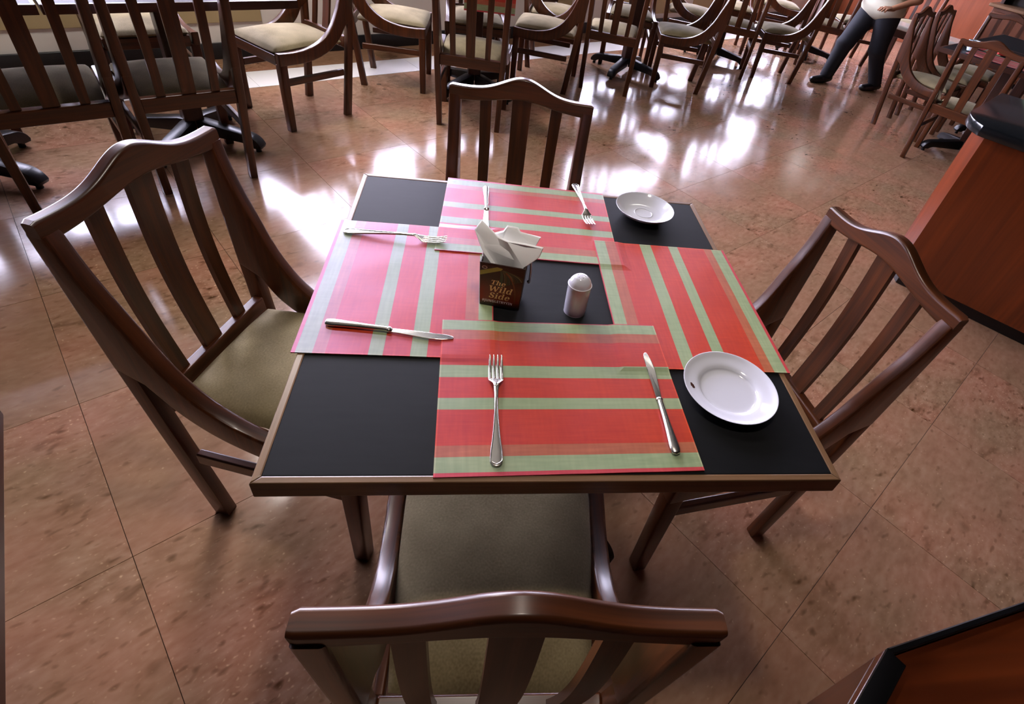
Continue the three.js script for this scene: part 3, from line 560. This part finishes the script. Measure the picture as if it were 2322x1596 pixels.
{
  const b = inRoom(thing('bench', 'long low dark bench with its highlight painted as a pale top, behind the chairs of the right-hand table', 'bench')); b.position.copy(uv2(7.28, -1.0));
  part('seat', at(rbox(0.36, 0.05, 2.1, 0.02, 3), 0, 0.435, 0), std({ color: 0xb9b2a4, roughness: 0.25, clearcoat: 0.5 }), b);  // pale colour stands in for the bright reflection on the bench edge
  part('apron', grain(at(rbox(0.32, 0.08, 2.0, 0.004), 0, 0.372, 0), 2), darkWood, b);
  for (const x of [-0.13, 0.13]) for (const z of [-0.95, 0.95]) part('leg', grain(at(rbox(0.05, 0.335, 0.05, 0.005), x, 0.1675, z), 1), darkWood, b);
}
// ------------------------------------------------------------------ things on the background tables
{
  // red mat hanging over the edge of the table by the wall
  const m = thing('placemat', 'red and green striped mat hanging over the edge of the table by the wall', 'placemat');
  const q = clean(new THREE.PlaneGeometry(0.3, 0.4, 20, 40).rotateX(-Math.PI / 2)), un = q.clone(), drop = (v, o) => { const s = v.z + 0.2, R = 0.27; if (s > R) { const d = s - R; v.y = -d + o * 0; v.z = R - 0.2 + (o ? 0 : 0.002) + 0.012 * Math.min(1, d / 0.02); } else v.y = o ? 0 : 0.002; };
  bend(q, (v) => drop(v, 0)); part('cloth', q, matCloth, m);
  m.position.set(-0.13, 0.7512, -2.853); m.rotation.y = 0.12;
}
{
  const pinkA = placemat(...(() => { const p = uv2(4.62, -0.3); return [p.x, p.z]; })(), PHI + Math.PI / 2 + Math.PI, 'pink striped mat on the near end of the right-hand table', 'mats on the right-hand table', 0.7505, false, [0.42, 0.3]);
  const p2 = uv2(5.02, -0.5); placemat(p2.x, p2.z, PHI, 'pink striped mat on the left side of the right-hand table', 'mats on the right-hand table', 0.7505, false, [0.4, 0.28]);
  const cup = thing('cup', 'pale blue cup on the right-hand table', 'cup'); const cp = uv2(4.6, -0.52); cup.position.set(cp.x, 0.7535, cp.z);
  part('bowl', lathe([[0, 0.004], [0.02, 0.004], [0.022, 0.01], [0.036, 0.045], [0.04, 0.07], [0.043, 0.07], [0.04, 0.045], [0.026, 0.006], [0.024, 0], [0, 0]].reverse(), 32), std({ color: 0xcfe0e6, roughness: 0.15 }), cup);
  part('handle', at(new THREE.TorusGeometry(0.018, 0.004, 8, 24), 0.048, 0.04, 0), std({ color: 0xcfe0e6, roughness: 0.15 }), cup);
  const pl = thing('plate', 'white plate with a folded napkin beside it on the right-hand table', 'plate'); const pp = uv2(4.78, -0.58); pl.position.set(pp.x, 0.7535, pp.z);
  part('dish', lathe([[0, 0.003], [0.045, 0.004], [0.06, 0.011], [0.08, 0.017], [0.081, 0.015], [0.06, 0.007], [0.045, 0], [0, 0.001]].reverse(), 40), china, pl);
  const nap = thing('napkin', 'folded red napkin on the right-hand table', 'napkin'); const np = uv2(4.92, -0.38); nap.position.set(np.x, 0.7545, np.z); nap.rotation.y = PHI + 0.4;
  part('cloth', bend(tri(rbox(0.14, 0.012, 0.07, 0.005, 3)), (v) => { v.y += 0.006 + 0.004 * Math.sin(v.x * 40); }), std({ color: 0xb3261e, roughness: 0.8 }), nap);
  const gn = thing('napkin', 'fan-folded green napkin standing at the far side of the right-hand table', 'napkin'); const gp = uv2(5.25, -0.1); gn.position.set(gp.x, 0.7505, gp.z); gn.rotation.y = PHI + 0.9;
  const fan = []; for (let k = 0; k < 7; k++) fan.push(at(extrude([[-0.012, 0], [0.012, 0], [0.03, 0.12], [0, 0.135], [-0.03, 0.12]], 0.006, 0.002, 1), 0, 0, (k % 2) * 0.006, 0, 0, (k - 3) * 0.28));
  part('cloth', bend(join(fan), (v) => { v.y = Math.max(0, v.y); }), std({ color: 0xa9d0a4, roughness: 0.8 }), gn);
}

// ------------------------------------------------------------------ person walking to the left
{
  const H = thing('person', 'person in dark navy trousers, loose pale shirt and black shoes, walking left between the tables', 'person');
  H.position.set(3.6, 0, -4.66); H.scale.set(1.05, 0.77, 1.05); H.rotation.y = -70 * Math.PI / 180;      // local +z is the walking direction
  const V3 = (a) => new THREE.Vector3(...a);
  // local axes: x to the person's left, y up, z forward
  function field(bones, res, centre, half, k = 0.03) {
    const mc = new MarchingCubes(res, chairWood, false, false, 300000); mc.isolation = 0;
    const B = bones.map(([a, b, ra, rb, sx = 1]) => ({ a: V3(a), d: V3(b).sub(V3(a)), ra, rb, sx })), p = new THREE.Vector3(), q = new THREE.Vector3();
    for (let z = 0; z < res; z++) for (let y = 0; y < res; y++) for (let x = 0; x < res; x++) {
      p.set((x - res / 2) / (res / 2), (y - res / 2) / (res / 2), (z - res / 2) / (res / 2)).multiplyScalar(half).add(centre);
      let d = 9;
      for (const b of B) {
        const L = b.d.lengthSq() || 1e-9; q.copy(p).sub(b.a); const t = Math.max(0, Math.min(1, q.dot(b.d) / L)); q.addScaledVector(b.d, -t); q.x /= b.sx;
        const e = q.length() - (b.ra + (b.rb - b.ra) * t), h = Math.max(0, Math.min(1, 0.5 + 0.5 * (d - e) / k)); d = d + (e - d) * h - k * h * (1 - h);
      }
      mc.field[x + y * res + z * res * res] = -d;
    }
    mc.update();
    const n = mc.count, g = new THREE.BufferGeometry();
    g.setAttribute('position', new THREE.BufferAttribute(new Float32Array(mc.positionArray.slice(0, n * 3)), 3));
    g.setAttribute('normal', new THREE.BufferAttribute(new Float32Array(mc.normalArray.slice(0, n * 3)), 3));
    g.setAttribute('uv', new THREE.BufferAttribute(new Float32Array(n * 2), 2));
    g.scale(half, half, half); g.translate(centre.x, centre.y, centre.z);
    return g;
  }
  const hipL = [0.09, 0.92, 0], hipR = [-0.09, 0.92, 0.0];
  const kneeL = [0.1, 0.5, -0.06], ankL = [0.11, 0.085, -0.25], kneeR = [-0.1, 0.5, 0.16], ankR = [-0.11, 0.085, 0.22];
  const sh = 1.42, shL = [0.19, sh, 0], shR = [-0.19, sh, 0], elL = [0.25, 1.12, -0.06], elR = [-0.25, 1.13, -0.02], wrL = [0.2, 1.0, 0.16], wrR = [-0.2, 1.0, 0.2];
  const skin = std({ color: 0x9a6a4c, roughness: 0.6 }), navy = std({ color: 0x14161f, roughness: 0.85 }), shirt = std({ color: 0xc9c6b0, roughness: 0.9 }), shoe = std({ color: 0x0c0c0e, roughness: 0.3 }), hairM = std({ color: 0x120d0b, roughness: 0.7 });
  const body = [[hipL, kneeL, 0.075, 0.05], [kneeL, ankL, 0.048, 0.035], [hipR, kneeR, 0.075, 0.05], [kneeR, ankR, 0.048, 0.035], [[0, 0.95, 0], [0, 1.15, 0.0], 0.1, 0.1, 1.3], [[0, 1.15, 0], [0, 1.36, 0], 0.105, 0.1, 1.45], [shL, elL, 0.05, 0.04], [elL, wrL, 0.038, 0.027], [shR, elR, 0.05, 0.04], [elR, wrR, 0.038, 0.027], [[0, 1.4, -0.01], [0, 1.53, 0.015], 0.055, 0.05]];
  const bg = [field(body, 110, new THREE.Vector3(0, 0.85, 0), 0.9)];
  // head with features, and two hands, on finer grids
  const hc = [0, 1.635, 0.03];
  bg.push(field([[[0, 1.66, 0.015], [0, 1.67, 0.0], 0.088, 0.09], [[0, 1.6, 0.05], [0, 1.57, 0.07], 0.06, 0.045], [[0, 1.655, 0.1], [0, 1.615, 0.125], 0.008, 0.014], [[0, 1.5, 0.01], [0, 1.56, 0.02], 0.052, 0.052], [[0.088, 1.655, 0.01], [0.09, 1.61, 0.015], 0.014, 0.011], [[-0.088, 1.655, 0.01], [-0.09, 1.61, 0.015], 0.014, 0.011], [[0.02, 1.575, 0.105], [-0.02, 1.575, 0.105], 0.008, 0.008]], 64, new THREE.Vector3(0, 1.62, 0.03), 0.17, 0.014));
  for (const s of [-1, 1]) {
    const w = s > 0 ? wrL : wrR, F = (x, y, z) => [w[0] + s * x, w[1] + y, w[2] + z], bones = [[F(0, 0, -0.02), F(-0.01, -0.005, 0.07), 0.026, 0.026], [F(-0.02, 0, 0.02), F(-0.025, 0.0, 0.07), 0.016, 0.015], [F(0.02, 0, 0.03), F(0.012, 0, 0.075), 0.015, 0.014]];
    [[-0.034, 0.075], [-0.012, 0.085], [0.01, 0.08], [0.03, 0.065]].forEach(([x, l]) => { bones.push([F(x * 0.8, 0, 0.06), F(x, -0.004, 0.06 + l * 0.55), 0.0095, 0.009], [F(x, -0.004, 0.06 + l * 0.55), F(x, -0.03, 0.06 + l * 0.85), 0.009, 0.008]); });
    bones.push([F(-0.03, 0.005, 0.01), F(-0.055, -0.005, 0.045), 0.013, 0.01], [F(-0.055, -0.005, 0.045), F(-0.055, -0.015, 0.075), 0.01, 0.008]);
    bg.push(field(bones, 64, V3(F(0, -0.01, 0.055)), 0.1, 0.006));
  }
  part('body', mergeGeometries(bg), skin, H);
  const B = H;
  part('trousers', field([[[0.06, 0.97, 0], [-0.06, 0.97, 0], 0.125, 0.125], [hipL, kneeL, 0.108, 0.078], [kneeL, [0.11, 0.1, -0.24], 0.076, 0.062], [hipR, kneeR, 0.108, 0.078], [kneeR, [-0.11, 0.1, 0.215], 0.076, 0.062]], 90, new THREE.Vector3(0, 0.55, 0), 0.62), navy, B);
  part('shirt', field([[[0.07, 0.96, 0], [-0.07, 0.96, 0], 0.135, 0.135], [[0, 0.96, 0], [0, 1.2, 0], 0.15, 0.14, 1.25], [[0, 1.2, 0], [0, 1.37, 0], 0.135, 0.115, 1.45], [shL, [0.24, 1.2, -0.04], 0.075, 0.075], [shR, [-0.24, 1.2, -0.02], 0.075, 0.075]], 84, new THREE.Vector3(0, 1.16, 0), 0.46), shirt, B);
  for (const [a, s, up] of [[ankL, 1, 0.0], [ankR, -1, 0]]) part('shoe', bend(field([[[a[0], 0.055, a[2] - 0.04], [a[0], 0.05, a[2] + 0.02], 0.046, 0.046], [[a[0], 0.05, a[2]], [a[0], 0.035, a[2] + 0.15], 0.045, 0.04]], 44, new THREE.Vector3(a[0], 0.05, a[2] + 0.05), 0.2, 0.02), (v) => { v.y = Math.max(0.002, v.y); }), shoe, B);
  part('hair', field([[[0, 1.7, -0.01], [0, 1.69, -0.02], 0.088, 0.09], [[0, 1.63, -0.045], [0, 1.6, -0.045], 0.062, 0.055]], 50, new THREE.Vector3(0, 1.67, -0.01), 0.16, 0.02), hairM, B);
  const eye = std({ color: 0x1a1412, roughness: 0.2 }); for (const s of [-1, 1]) part('eye', at(new THREE.SphereGeometry(0.011, 14, 10), s * 0.033, 1.648, 0.092), eye, B);
}

renderer.render(scene, camera);
